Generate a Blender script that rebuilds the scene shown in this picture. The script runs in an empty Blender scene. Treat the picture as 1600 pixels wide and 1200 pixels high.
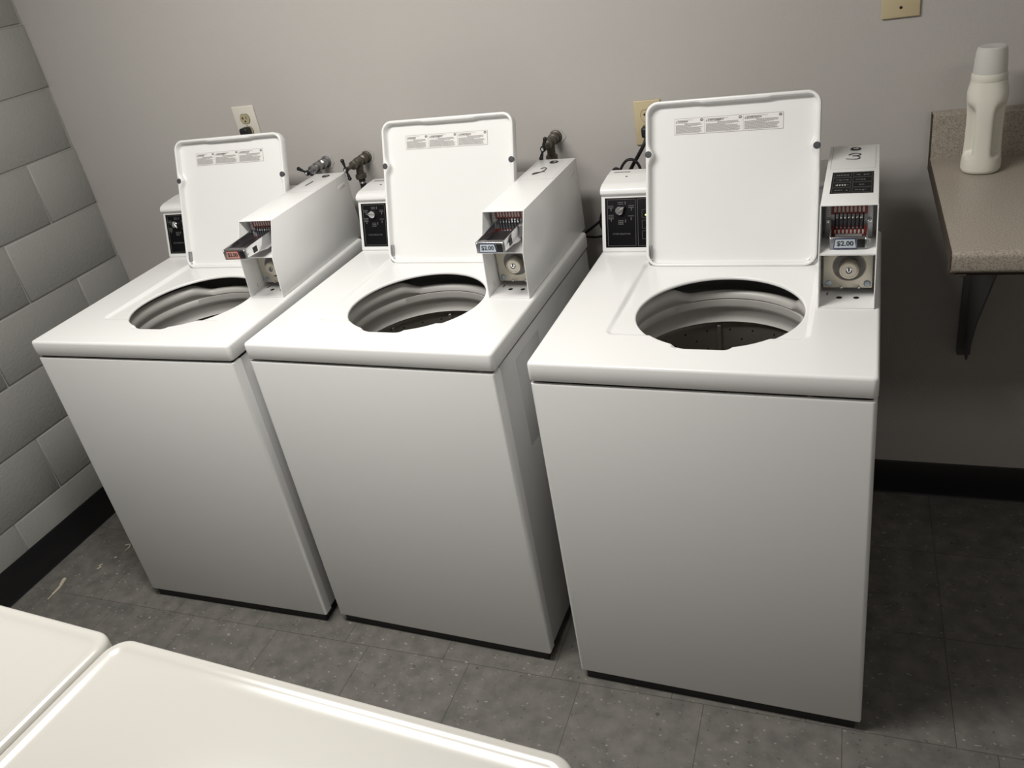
import bpy, bmesh, math, random
from mathutils import Vector, Matrix
random.seed(7)
SC = bpy.context.scene
COL = SC.collection
PI = math.pi

# ------------------------------------------------------------------ camera
cam_d = bpy.data.cameras.new('camera')
cam = bpy.data.objects.new('camera', cam_d); COL.objects.link(cam)
FPX = 1300.34
cam_d.sensor_width = 36.0
cam_d.lens = FPX / 1600 * 36.0
cam_d.shift_x = -6.01 / 1600
cam_d.shift_y = -41.55 / 1600
cam_d.clip_start = 0.02
R_ = Vector((0.93115821, 0.32748633, -0.1603031)); U_ = Vector((-0.02478083, 0.49547436, 0.86826901)); F_ = Vector((-0.36377231, 0.80452337, -0.4694804))
cm = Matrix(((R_.x, U_.x, -F_.x, 2.4964), (R_.y, U_.y, -F_.y, -2.18625), (R_.z, U_.z, -F_.z, 1.70835), (0, 0, 0, 1)))
cam.matrix_world = cm
SC.camera = cam
# ------------------------------------------------------------------ world / exposure
w = bpy.data.worlds.new('world'); SC.world = w; w.use_nodes = True
w.node_tree.nodes['Background'].inputs[0].default_value = (0.5, 0.5, 0.48, 1)
w.node_tree.nodes['Background'].inputs[1].default_value = 0.05
SC.view_settings.view_transform = 'Standard'; SC.view_settings.look = 'None'
SC.view_settings.gamma = 1.0; SC.view_settings.use_curve_mapping = False
SC.view_settings.exposure = 0.08
# ceiling fixture, then an added fill light for the dim right side: (x, y, length along x, power)
LIGHTS = [(1.36, -1.27, 1.2, 39.0), (3.75, -1.9, 1.2, 6.5)]
ROOM_X, ROOM_Y, CEIL = 5.2, -3.4, 2.5

# ------------------------------------------------------------------ materials
def srgb(r, g, b):
    f = lambda c: ((c / 255) / 12.92) if c / 255 <= 0.04045 else (((c / 255) + 0.055) / 1.055) ** 2.4
    return (f(r), f(g), f(b), 1)
def mat(name, col, rough=0.5, metal=0.0, spec=0.5, coat=0.0, emis=0.0, trans=0.0, bump=None, var=None):
    m = bpy.data.materials.new(name); m.use_nodes = True
    nt = m.node_tree; b = nt.nodes['Principled BSDF']
    b.inputs['Base Color'].default_value = col
    b.inputs['Roughness'].default_value = rough
    b.inputs['Metallic'].default_value = metal
    b.inputs['Specular IOR Level'].default_value = spec
    b.inputs['Coat Weight'].default_value = coat
    b.inputs['Coat Roughness'].default_value = 0.05
    b.inputs['Transmission Weight'].default_value = trans
    if emis:
        b.inputs['Emission Color'].default_value = col; b.inputs['Emission Strength'].default_value = emis
    tc = None
    if bump or var:
        tc = nt.nodes.new('ShaderNodeTexCoord')
    if bump:
        sc, st, dist = bump
        n = nt.nodes.new('ShaderNodeTexNoise'); n.inputs['Scale'].default_value = sc; n.inputs['Detail'].default_value = 4
        nt.links.new(tc.outputs['Object'], n.inputs['Vector'])
        bp = nt.nodes.new('ShaderNodeBump'); bp.inputs['Strength'].default_value = st; bp.inputs['Distance'].default_value = dist
        nt.links.new(n.outputs['Fac'], bp.inputs['Height']); nt.links.new(bp.outputs['Normal'], b.inputs['Normal'])
    if var:
        sc, amt = var
        n = nt.nodes.new('ShaderNodeTexNoise'); n.inputs['Scale'].default_value = sc; n.inputs['Detail'].default_value = 5
        nt.links.new(tc.outputs['Object'], n.inputs['Vector'])
        mx = nt.nodes.new('ShaderNodeMix'); mx.data_type = 'RGBA'
        mx.inputs[6].default_value = tuple(c * (1 - amt) for c in col[:3]) + (1,)
        mx.inputs[7].default_value = tuple(min(1, c * (1 + amt)) for c in col[:3]) + (1,)
        nt.links.new(n.outputs['Fac'], mx.inputs[0]); nt.links.new(mx.outputs[2], b.inputs['Base Color'])
    return m
M = {}
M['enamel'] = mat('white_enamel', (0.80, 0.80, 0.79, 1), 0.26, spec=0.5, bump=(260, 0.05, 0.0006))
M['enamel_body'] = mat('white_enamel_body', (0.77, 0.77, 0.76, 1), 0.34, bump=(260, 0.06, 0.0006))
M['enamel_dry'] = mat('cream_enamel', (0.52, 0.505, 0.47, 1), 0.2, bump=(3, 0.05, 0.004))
M['side'] = mat('shaded_side_enamel', (0.58, 0.58, 0.575, 1), 0.36, bump=(260, 0.06, 0.0006))  # white sides toned down, shade of the gaps between washers put into the colour
M['plastic_w'] = mat('white_plastic', (0.76, 0.75, 0.73, 1), 0.4)
M['tub'] = mat('grey_tub_plastic', (0.50, 0.49, 0.465, 1), 0.4)
M['dark_gap'] = mat('dark_gap', (0.01, 0.01, 0.011, 1), 0.6)
M['tub_shaded'] = mat('shaded_tub_rim', (0.10, 0.10, 0.098, 1), 0.45)  # outer slope of the tub ring, shade under the worktop painted as darker plastic
M['drum'] = mat('steel_drum', (0.30, 0.28, 0.25, 1), 0.38, metal=0.85)
M['panel'] = mat('black_panel', (0.004, 0.004, 0.005, 1), 0.55, spec=0.12)
M['grey_ink'] = mat('grey_ink', (0.13, 0.13, 0.125, 1), 0.5)
M['ink_dim'] = mat('dim_ink', (0.07, 0.07, 0.07, 1), 0.5)
M['black_ink'] = mat('black_ink', (0.02, 0.02, 0.022, 1), 0.5)
M['text_ink'] = mat('label_fine_print', (0.16, 0.16, 0.155, 1), 0.6)
M['label'] = mat('white_label', (0.78, 0.76, 0.74, 1), 0.35)
M['chrome'] = mat('chrome', (0.75, 0.75, 0.76, 1), 0.16, metal=1.0)
M['steel'] = mat('brushed_steel', (0.36, 0.36, 0.37, 1), 0.32, metal=1.0, var=(60, 0.3))
M['gunmetal'] = mat('worn_gunmetal', (0.13, 0.125, 0.12, 1), 0.4, metal=0.7, var=(60, 0.4))
M['lock_plate'] = mat('nickel_lock_plate', (0.60, 0.56, 0.48, 1), 0.36, metal=0.75, var=(40, 0.12))
M['zinc'] = mat('zinc_screw', (0.35, 0.42, 0.47, 1), 0.3, metal=0.9)
M['red'] = mat('red_decal', (0.20, 0.028, 0.024, 1), 0.4)
M['pale'] = mat('pale_slot', (0.52, 0.46, 0.43, 1), 0.4)
M['slot'] = mat('black_slot', (0.006, 0.006, 0.007, 1), 0.5)
M['blue'] = mat('dark_blue_decal', (0.02, 0.03, 0.12, 1), 0.4)
M['price'] = mat('price_tag_ground', (0.50, 0.56, 0.62, 1), 0.4)
M['price_red'] = mat('pink_tag_ground', (0.46, 0.24, 0.20, 1), 0.4)
M['rubber'] = mat('grey_rubber', (0.055, 0.055, 0.06, 1), 0.6)
M['cord'] = mat('black_cord', (0.008, 0.008, 0.009, 1), 0.45)
M['led'] = mat('green_led', (0.45, 1.0, 0.15, 1), 0.4, emis=4.0)
M['bronze'] = mat('tarnished_bronze', (0.11, 0.10, 0.08, 1), 0.42, metal=0.7, var=(50, 0.5))
M['iron'] = mat('dark_iron', (0.02, 0.02, 0.022, 1), 0.35, metal=0.5)
M['almond'] = mat('almond_plate', (0.55, 0.46, 0.29, 1), 0.4)
M['ivory'] = mat('white_plate', (0.66, 0.63, 0.56, 1), 0.4)
M['recept'] = mat('aged_receptacle', (0.40, 0.35, 0.22, 1), 0.4)
M['bottle'] = mat('bottle_plastic', (0.72, 0.70, 0.62, 1), 0.38)
M['cap'] = mat('clear_cap', (0.80, 0.79, 0.75, 1), 0.25, trans=0.3)
M['base'] = mat('black_cove_base', (0.010, 0.010, 0.011, 1), 0.35)
M['gusset'] = mat('bracket_grey_paint', (0.12, 0.12, 0.12, 1), 0.5)
M['lint'] = mat('lint', (0.50, 0.45, 0.36, 1), 0.9)
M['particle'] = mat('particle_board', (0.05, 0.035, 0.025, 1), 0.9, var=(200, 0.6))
M['ceil'] = mat('ceiling_white', (0.5, 0.5, 0.48, 1), 0.9)
M['spackle'] = mat('spackle', (0.42, 0.41, 0.39, 1), 0.8)
M['wall'] = mat('painted_wall', (0.475, 0.452, 0.43, 1), 0.42, spec=0.35, bump=(170, 0.32, 0.0016), var=(1.6, 0.04))
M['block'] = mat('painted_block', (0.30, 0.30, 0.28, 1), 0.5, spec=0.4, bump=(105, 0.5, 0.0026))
M['diff'] = mat('lamp_diffuser', (1.0, 0.955, 0.87, 1), 0.5, emis=1.0)

def laminate():
    m = mat('speckled_laminate', (0.3, 0.28, 0.25, 1), 0.35)
    nt = m.node_tree; b = nt.nodes['Principled BSDF']
    tc = nt.nodes.new('ShaderNodeTexCoord')
    n = nt.nodes.new('ShaderNodeTexNoise'); n.inputs['Scale'].default_value = 420; n.inputs['Detail'].default_value = 3
    nt.links.new(tc.outputs['Object'], n.inputs['Vector'])
    r = nt.nodes.new('ShaderNodeValToRGB'); nt.links.new(n.outputs['Fac'], r.inputs[0])
    e = r.color_ramp.elements; e[0].position = 0.33; e[0].color = (0.19, 0.165, 0.135, 1); e[1].position = 0.66; e[1].color = (0.42, 0.375, 0.32, 1)
    k = r.color_ramp.elements.new(0.48); k.color = (0.335, 0.295, 0.245, 1)
    nt.links.new(r.outputs[0], b.inputs['Base Color'])
    return m
M['laminate'] = laminate()

def floor_mat():
    m = mat('vinyl_tile_floor', (0.1, 0.1, 0.1, 1), 0.42, spec=0.4)
    nt = m.node_tree; b = nt.nodes['Principled BSDF']; L = nt.links
    N = lambda t: nt.nodes.new(t)
    tc = N('ShaderNodeTexCoord'); sep = N('ShaderNodeSeparateXYZ'); L.new(tc.outputs['Object'], sep.inputs[0])
    def math_(op, a, bb=None):
        n = N('ShaderNodeMath'); n.operation = op
        for i, v in enumerate((a, bb)):
            if v is None: continue
            if isinstance(v, (int, float)): n.inputs[i].default_value = v
            else: L.new(v, n.inputs[i])
        return n.outputs[0]
    T = 0.3048
    # rows behind the first joint line are laid a quarter tile over
    behind = math_('GREATER_THAN', sep.outputs[1], -0.863)
    xo = math_('ADD', sep.outputs[0], math_('MULTIPLY', behind, 0.077))
    tx = math_('DIVIDE', math_('SUBTRACT', xo, 1.300), T); ty = math_('DIVIDE', math_('ADD', sep.outputs[1], 0.863), T)
    fx = math_('FRACT', tx); fy = math_('FRACT', ty)
    dx = math_('MINIMUM', fx, math_('SUBTRACT', 1.0, fx)); dy = math_('MINIMUM', fy, math_('SUBTRACT', 1.0, fy))
    d = math_('MINIMUM', dx, dy)
    joint = math_('LESS_THAN', d, 0.0032)
    cx = math_('FLOOR', tx); cy = math_('FLOOR', ty)
    cmb = N('ShaderNodeCombineXYZ'); L.new(cx, cmb.inputs[0]); L.new(cy, cmb.inputs[1])
    wn = N('ShaderNodeTexWhiteNoise'); wn.noise_dimensions = '3D'; L.new(cmb.outputs[0], wn.inputs['Vector'])
    # cloudy base
    n1 = N('ShaderNodeTexNoise'); n1.inputs['Scale'].default_value = 22; n1.inputs['Detail'].default_value = 6; L.new(tc.outputs['Object'], n1.inputs['Vector'])
    r1 = N('ShaderNodeValToRGB'); L.new(n1.outputs['Fac'], r1.inputs[0])
    e = r1.color_ramp.elements; e[0].position = 0.3; e[0].color = (0.120, 0.117, 0.108, 1); e[1].position = 0.72; e[1].color = (0.200, 0.188, 0.170, 1)
    # pale and dark flecks
    mp = N('ShaderNodeMapping'); mp.inputs['Scale'].default_value = (1, 1.9, 1); mp.inputs['Rotation'].default_value = (0, 0, 0.5); L.new(tc.outputs['Object'], mp.inputs[0])
    n2 = N('ShaderNodeTexNoise'); n2.inputs['Scale'].default_value = 62; n2.inputs['Detail'].default_value = 2; L.new(mp.outputs[0], n2.inputs['Vector'])
    r2 = N('ShaderNodeValToRGB'); L.new(n2.outputs['Fac'], r2.inputs[0])
    e = r2.color_ramp.elements; e[0].position = 0.66; e[0].color = (0, 0, 0, 1); e[1].position = 0.72; e[1].color = (1, 1, 1, 1)
    n3 = N('ShaderNodeTexNoise'); n3.inputs['Scale'].default_value = 75; n3.inputs['Detail'].default_value = 2
    mp3 = N('ShaderNodeMapping'); mp3.inputs['Location'].default_value = (3, 7, 0); L.new(tc.outputs['Object'], mp3.inputs[0]); L.new(mp3.outputs[0], n3.inputs['Vector'])
    r3 = N('ShaderNodeValToRGB'); L.new(n3.outputs['Fac'], r3.inputs[0])
    e = r3.color_ramp.elements; e[0].position = 0.67; e[0].color = (0, 0, 0, 1); e[1].position = 0.72; e[1].color = (1, 1, 1, 1)
    def mix(f, a, c, blend='MIX'):
        n = N('ShaderNodeMix'); n.data_type = 'RGBA'; n.blend_type = blend
        for i, v in ((0, f), (6, a), (7, c)):
            if isinstance(v, (int, float)): n.inputs[i].default_value = v
            elif isinstance(v, tuple): n.inputs[i].default_value = v
            else: L.new(v, n.inputs[i])
        return n.outputs[2]
    c = mix(math_('MULTIPLY', r2.outputs[0], 0.8), r1.outputs[0], (0.40, 0.385, 0.345, 1))
    c = mix(math_('MULTIPLY', r3.outputs[0], 0.6), c, (0.045, 0.043, 0.04, 1))
    v = math_('ADD', math_('MULTIPLY', wn.outputs['Value'], 0.12), 0.94)
    vv = N('ShaderNodeCombineColor'); [L.new(v, vv.inputs[i]) for i in range(3)]
    c = mix(1.0, c, vv.outputs[0], 'MULTIPLY')
    c = mix(math_('MULTIPLY', joint, 0.6), c, (0.03, 0.026, 0.022, 1))
    L.new(c, b.inputs['Base Color'])
    return m
M['floor'] = floor_mat()

# ------------------------------------------------------------------ mesh builder
class MB:
    def __init__(s): s.v = []; s.f = []; s.m = []; s.mats = []
    def mi(s, m):
        m = M[m] if isinstance(m, str) else m
        if m not in s.mats: s.mats.append(m)
        return s.mats.index(m)
    def add(s, vs, fs, m, T=None):
        o = len(s.v); k = s.mi(m)
        for p in vs:
            p = Vector(p)
            s.v.append(T @ p if T is not None else p)
        for f in fs:
            s.f.append([o + i for i in f]); s.m.append(k)
        return s
    def bm(s, bm, m, T=None):
        bm.verts.ensure_lookup_table()
        for i, v in enumerate(bm.verts): v.index = i
        s.add([v.co.copy() for v in bm.verts], [[v.index for v in f.verts] for f in bm.faces], m, T); bm.free(); return s
    def box(s, lo, hi, m, bevel=0.0, seg=2, T=None):
        bm = bmesh.new(); bmesh.ops.create_cube(bm, size=1)
        for v in bm.verts:
            v.co = Vector([lo[i] + (v.co[i] + 0.5) * (hi[i] - lo[i]) for i in range(3)])
        if bevel: bmesh.ops.bevel(bm, geom=list(bm.edges), offset=bevel, segments=seg, profile=0.5, affect='EDGES')
        return s.bm(bm, m, T)
    def prism(s, poly, a, bb, axis, m, bevel=0.0, seg=2, T=None):
        """poly of 2-D points in the plane normal to axis, swept from a to bb"""
        n = len(poly)
        def P(p, t):
            return {'x': (t, p[0], p[1]), 'y': (p[0], t, p[1]), 'z': (p[0], p[1], t)}[axis]
        bm = bmesh.new()
        A = [bm.verts.new(P(p, a)) for p in poly]; B = [bm.verts.new(P(p, bb)) for p in poly]
        bm.faces.new(A); bm.faces.new(B[::-1])
        for i in range(n): bm.faces.new((A[i], B[i], B[(i + 1) % n], A[(i + 1) % n]))
        bmesh.ops.recalc_face_normals(bm, faces=bm.faces)
        if bevel: bmesh.ops.bevel(bm, geom=list(bm.edges), offset=bevel, segments=seg, profile=0.5, affect='EDGES')
        return s.bm(bm, m, T)
    def lathe(s, prof, m, n=40, T=None, cap=False, a0=0, a1=2 * PI):
        vs = []; fs = []; full = abs(a1 - a0 - 2 * PI) < 1e-6; k = n if full else n + 1
        for r, z in prof:
            for i in range(k):
                a = a0 + (a1 - a0) * i / n; vs.append((r * math.cos(a), r * math.sin(a), z))
        for j in range(len(prof) - 1):
            for i in range(n):
                i2 = (i + 1) % k
                fs.append((j * k + i, j * k + i2, (j + 1) * k + i2, (j + 1) * k + i))
        if cap:
            fs.append(list(range(k))[::-1]); fs.append([(len(prof) - 1) * k + i for i in range(k)])
        return s.add(vs, fs, m, T)
    def tube(s, pts, r, m, n=10, T=None, smooth=True, res=6):
        pts = [Vector(p) for p in pts]
        if smooth and len(pts) > 2:
            out = []
            for i in range(len(pts) - 1):
                p0 = pts[max(i - 1, 0)]; p1 = pts[i]; p2 = pts[i + 1]; p3 = pts[min(i + 2, len(pts) - 1)]
                for k in range(res):
                    t = k / res
                    out.append(0.5 * ((2 * p1) + (p2 - p0) * t + (2 * p0 - 5 * p1 + 4 * p2 - p3) * t * t + (3 * p1 - p0 - 3 * p2 + p3) * t ** 3))
            out.append(pts[-1]); pts = out
        rr = r if isinstance(r, (list, tuple)) else None
        vs = []; fs = []; up = None
        for i, p in enumerate(pts):
            d = (pts[min(i + 1, len(pts) - 1)] - pts[max(i - 1, 0)]).normalized()
            if up is None:
                up = Vector((0, 0, 1)) if abs(d.z) < 0.9 else Vector((1, 0, 0))
            x = up.cross(d).normalized(); up = d.cross(x).normalized()
            ri = rr[min(int(i * len(rr) / len(pts)), len(rr) - 1)] if rr else r
            for k in range(n):
                a = 2 * PI * k / n; vs.append(p + ri * (math.cos(a) * x + math.sin(a) * up))
        for i in range(len(pts) - 1):
            for k in range(n):
                fs.append((i * n + k, i * n + (k + 1) % n, (i + 1) * n + (k + 1) % n, (i + 1) * n + k))
        fs.append(list(range(n))[::-1]); fs.append([(len(pts) - 1) * n + k for k in range(n)])
        return s.add(vs, fs, m, T)
    def sphere(s, c, r, m, T=None, seg=14, sc=(1, 1, 1)):
        bm = bmesh.new(); bmesh.ops.create_uvsphere(bm, u_segments=seg, v_segments=seg // 2 + 1, radius=1)
        for v in bm.verts: v.co = Vector((c[0] + v.co.x * r * sc[0], c[1] + v.co.y * r * sc[1], c[2] + v.co.z * r * sc[2]))
        return s.bm(bm, m, T)
    def cyl(s, p0, p1, r, m, n=20, T=None, bevel=0.0):
        p0 = Vector(p0); p1 = Vector(p1); L = (p1 - p0).length
        q = (p1 - p0).to_track_quat('Z', 'Y').to_matrix().to_4x4(); X = Matrix.Translation(p0) @ q
        if T is not None: X = T @ X
        b = min(bevel, L / 2.01)
        prof = [(r - b, 0), (r, b), (r, L - b), (r - b, L)] if b else [(r, 0), (r, L)]
        return s.lathe(prof, m, n, X, cap=True)
    def text(s, txt, size, m, T, align='CENTER', extrude=0.0001, bold=0.0):
        c = bpy.data.curves.new('t', 'FONT'); c.body = txt; c.size = size; c.align_x = align; c.align_y = 'CENTER'
        c.extrude = extrude; c.resolution_u = 3; c.offset = bold
        o = bpy.data.objects.new('t', c); COL.objects.link(o)
        bpy.context.view_layer.update()
        dg = bpy.context.evaluated_depsgraph_get(); me = bpy.data.meshes.new_from_object(o.evaluated_get(dg))
        s.add([v.co.copy() for v in me.vertices], [list(p.vertices) for p in me.polygons], m, T)
        bpy.data.objects.remove(o); bpy.data.curves.remove(c); bpy.data.meshes.remove(me)
        return s
    def build(s, name, parent=None, angle=35, loc=None):
        me = bpy.data.meshes.new(name); me.from_pydata([tuple(v) for v in s.v], [], s.f)
        for m in s.mats: me.materials.append(m)
        me.polygons.foreach_set('material_index', s.m)
        me.polygons.foreach_set('use_smooth', [True] * len(s.f))
        me.validate(); me.update(); me.set_sharp_from_angle(angle=math.radians(angle))
        o = bpy.data.objects.new(name, me); COL.objects.link(o)
        if parent is not None: o.parent = parent
        if loc: o.location = loc
        return o
def tag(o, label=None, cat=None, group=None, kind=None):
    if label: o['label'] = label
    if cat: o['category'] = cat
    if group: o['group'] = group
    if kind: o['kind'] = kind
    return o
def empty(name, loc, rz=0.0):
    o = bpy.data.objects.new(name, None); COL.objects.link(o); o.location = loc; o.rotation_euler = (0, 0, rz); o.empty_display_size = 0.1
    return o
def copy_tree(o, parent=None):
    c = o.copy(); COL.objects.link(c); c.parent = parent
    for ch in list(o.children): copy_tree(ch, c)
    return c
def frame(o, x, y):
    """matrix with local X, Y and Z = X x Y at origin o"""
    x = Vector(x).normalized(); y = Vector(y).normalized(); z = x.cross(y)
    m = Matrix.Identity(4)
    for i, a in enumerate((x, y, z)):
        for k in range(3): m[k][i] = a[k]
    m.translation = Vector(o); return m
def sstep(a, b, x):
    t = max(0.0, min(1.0, (x - a) / (b - a))); return t * t * (3 - 2 * t)

# ------------------------------------------------------------------ room shell
b = MB(); b.box((-0.15, ROOM_Y - 0.1, -0.1), (ROOM_X + 0.1, 0.1, 0.0), 'floor'); tag(b.build('floor'), kind='structure')
b = MB(); b.box((-0.15, ROOM_Y - 0.1, CEIL), (ROOM_X + 0.1, 0.1, CEIL + 0.08), 'ceil'); tag(b.build('ceiling'), kind='structure')
b = MB(); b.box((-0.15, 0.0, 0.0), (ROOM_X + 0.1, 0.1, CEIL), 'wall'); tag(b.build('wall_back'), kind='structure')
b = MB(); b.box((-0.15, ROOM_Y - 0.1, 0.0), (ROOM_X + 0.1, ROOM_Y, CEIL), 'wall'); tag(b.build('wall_front'), kind='structure')
b = MB(); b.box((ROOM_X, ROOM_Y, 0.0), (ROOM_X + 0.1, 0.0, CEIL), 'wall'); tag(b.build('wall_right'), kind='structure')
# left wall of painted concrete block, each block proud of its mortar joint
b = MB(); b.box((-0.15, ROOM_Y, 0.0), (-0.0045, 0.0, CEIL), 'block')
HB, LB = 0.20206, 0.4; z0 = 0.0201 - HB
row = 0
while z0 < CEIL:
    za, zb_ = max(z0, 0.0), min(z0 + HB, CEIL)
    # measured: the course from 1.03 to 1.235 has joints at y = -.21, -.61 ...; the next at -.41
    k = round((z0 - 0.0201) / HB)
    off = 0.21 if k % 2 == 1 else 0.41
    ys = [0.0]; y = -(off - LB) if off - LB > 0.02 else None
    cuts = []
    t = off - LB
    while t < -ROOM_Y + LB:
        if t > 0.005: cuts.append(-t)
        t += LB
    ys += [c for c in cuts if c > ROOM_Y] + [ROOM_Y]
    for i in range(len(ys) - 1):
        y1, y0 = ys[i], ys[i + 1]; j = 0.0030; c = 0.0030
        ya, yb = y0 + (j if i < len(ys) - 2 else 0), y1 - (j if i > 0 else 0.002)
        zl, zh = za + j * 0.9, zb_ - j * 0.9
        if yb - ya < 0.02 or zh - zl < 0.02: continue
        X0 = -0.006; ji = random.uniform(-0.0006, 0.0006)
        vs = [(X0, ya, zl), (X0, yb, zl), (X0, yb, zh), (X0, ya, zh)]
        vs += [(-0.0014 + ji, ya + c * .35, zl + c * .35), (-0.0014 + ji, yb - c * .35, zl + c * .35), (-0.0014 + ji, yb - c * .35, zh - c * .35), (-0.0014 + ji, ya + c * .35, zh - c * .35)]
        vs += [(0 + ji, ya + c, zl + c), (0 + ji, yb - c, zl + c), (0 + ji, yb - c, zh - c), (0 + ji, ya + c, zh - c)]
        fs = [(8, 9, 10, 11)]
        for q in (0, 4):
            for e in range(4):
                fs.append((q + e, q + (e + 1) % 4, q + 4 + (e + 1) % 4, q + 4 + e))
        b.add(vs, fs, 'block')
    z0 += HB
tag(b.build('wall_left', angle=60), kind='structure')
# cove base
def cove(name, poly_axis, a, bb, flip=False):
    b = MB(); pts = [(0, 0), (0.009, 0), (0.0065, 0.003), (0.005, 0.008), (0.0045, 0.03), (0.0045, 0.112), (0.002, 0.1166), (0, 0.1166)]
    if poly_axis == 'y': b.prism(pts, a, bb, 'y', 'base')
    else: b.prism([(-p[0], p[1]) for p in pts], a, bb, 'x', 'base')
    tag(b.build(name), kind='structure')
cove('baseboard_left', 'y', ROOM_Y, -0.001)
cove('baseboard_back', 'x', 0.006, ROOM_X)

# ------------------------------------------------------------------ ceiling lamps
for i, (lx, ly, ll, pw) in enumerate(LIGHTS):
    t = empty('ceiling_light', (lx, ly, CEIL)); tag(t, 'fluorescent ceiling fixture above the aisle before the washers' if i == 0 else 'added fill light on the ceiling out past the wall counter', 'lamp')
    b = MB(); b.box((-ll / 2 - 0.02, -0.17, -0.05), (ll / 2 + 0.02, 0.17, 0.0), 'enamel', 0.006); b.build('housing', t)
    b = MB(); b.box((-ll / 2, -0.15, -0.062), (ll / 2, 0.15, -0.051), 'diff', 0.004); b.build('diffuser', t)
    ld = bpy.data.lights.new('lamp_tubes', 'AREA'); ld.shape = 'RECTANGLE'; ld.size = ll; ld.size_y = 0.28; ld.energy = pw
    ld.color = (1.0, 0.975, 0.93)
    lo = bpy.data.objects.new('lamp_tubes', ld); COL.objects.link(lo); lo.parent = t; lo.location = (0, 0, -0.066)

# ------------------------------------------------------------------ washer
W, D, ZT, ZB, ZP = 0.6494, 0.678, 0.9158, 0.8734, 0.0307
HC, HR = (0.339, 0.2585), 0.171
def sd_rrect(x, y, cx, cy, hx, hy, r):
    qx, qy = abs(x - cx) - hx + r, abs(y - cy) - hy + r
    return math.hypot(max(qx, 0), max(qy, 0)) + min(max(qx, qy), 0) - r
def sd_recess(u, v):
    d = sd_rrect(u, v, 0.3275, 0.318, 0.2025, 0.190, 0.022)
    # finger dip in front of the opening
    d2 = sd_rrect(u, v, 0.332, 0.125, 0.062, 0.047, 0.02)
    return d, d2
def worktop():
    ang = [2 * PI * i / 360 for i in range(360)]
    for cu, cv in ((0, 0), (W, 0), (W, D), (0, D)):
        a = math.atan2(cv - HC[1], cu - HC[0])
        ang += [a + k * 0.0035 for k in range(-10, 11)]
    ang = sorted(set(round(a % (2 * PI), 6) for a in ang)); n = len(ang)
    def exit_t(c, s, inset):
        lo, hi = 0.1, 0.9
        for _ in range(34):
            mid = (lo + hi) / 2
            if sd_rrect(HC[0] + c * mid, HC[1] + s * mid, W / 2, D / 2, W / 2, D / 2, 0.010) < -inset: lo = mid
            else: hi = mid
        return lo
    def h(u, v):
        a, d = sd_recess(u, v)
        return ZT - max((0.0042 + 0.0038 * sstep(0.13, 0.30, v)) * sstep(0.0, 0.012, -a), 0.0055 * sstep(0.0, 0.010, -d))
    rings = []
    cs = [(math.cos(a), math.sin(a)) for a in ang]
    def hole(rr, dz): return [(HC[0] + c * rr, HC[1] + s * rr, h(HC[0] + c * (HR + .004), HC[1] + s * (HR + .004)) + dz) for c, s in cs]
    rings += [hole(HR + 0.070, -0.0145), hole(HR + 0.010, -0.0085), hole(HR + 0.0005, -0.0065), hole(HR, -0.004), hole(HR + 0.0012, -0.0012)]
    NR = 150
    T0 = [exit_t(c, s, 0.006) for c, s in cs]
    for k in range(NR + 1):
        q = k / NR
        rings.append([(lambda t: (HC[0] + c * t, HC[1] + s * t, h(HC[0] + c * t, HC[1] + s * t)))(HR + 0.0035 + (T - HR - 0.0035) * q) for (c, s), T in zip(cs, T0)])
    for inset, z in ((0.0035, ZT - 0.0008), (0.0015, ZT - 0.0025), (0.0, ZT - 0.0065), (0.0, ZB + 0.003), (0.0012, ZB + 0.0008), (0.003, ZB), (0.022, ZB)):
        TT = [exit_t(c, s, inset) for c, s in cs]
        rings.append([(HC[0] + c * t, HC[1] + s * t, z) for (c, s), t in zip(cs, TT)])
    vs = [p for r in rings for p in r]; fs = []
    for j in range(len(rings) - 1):
        for i in range(n):
            fs.append((j * n + i, j * n + (i + 1) % n, (j + 1) * n + (i + 1) % n, (j + 1) * n + i)[::-1])
    return MB().add(vs, fs, 'enamel')

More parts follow.
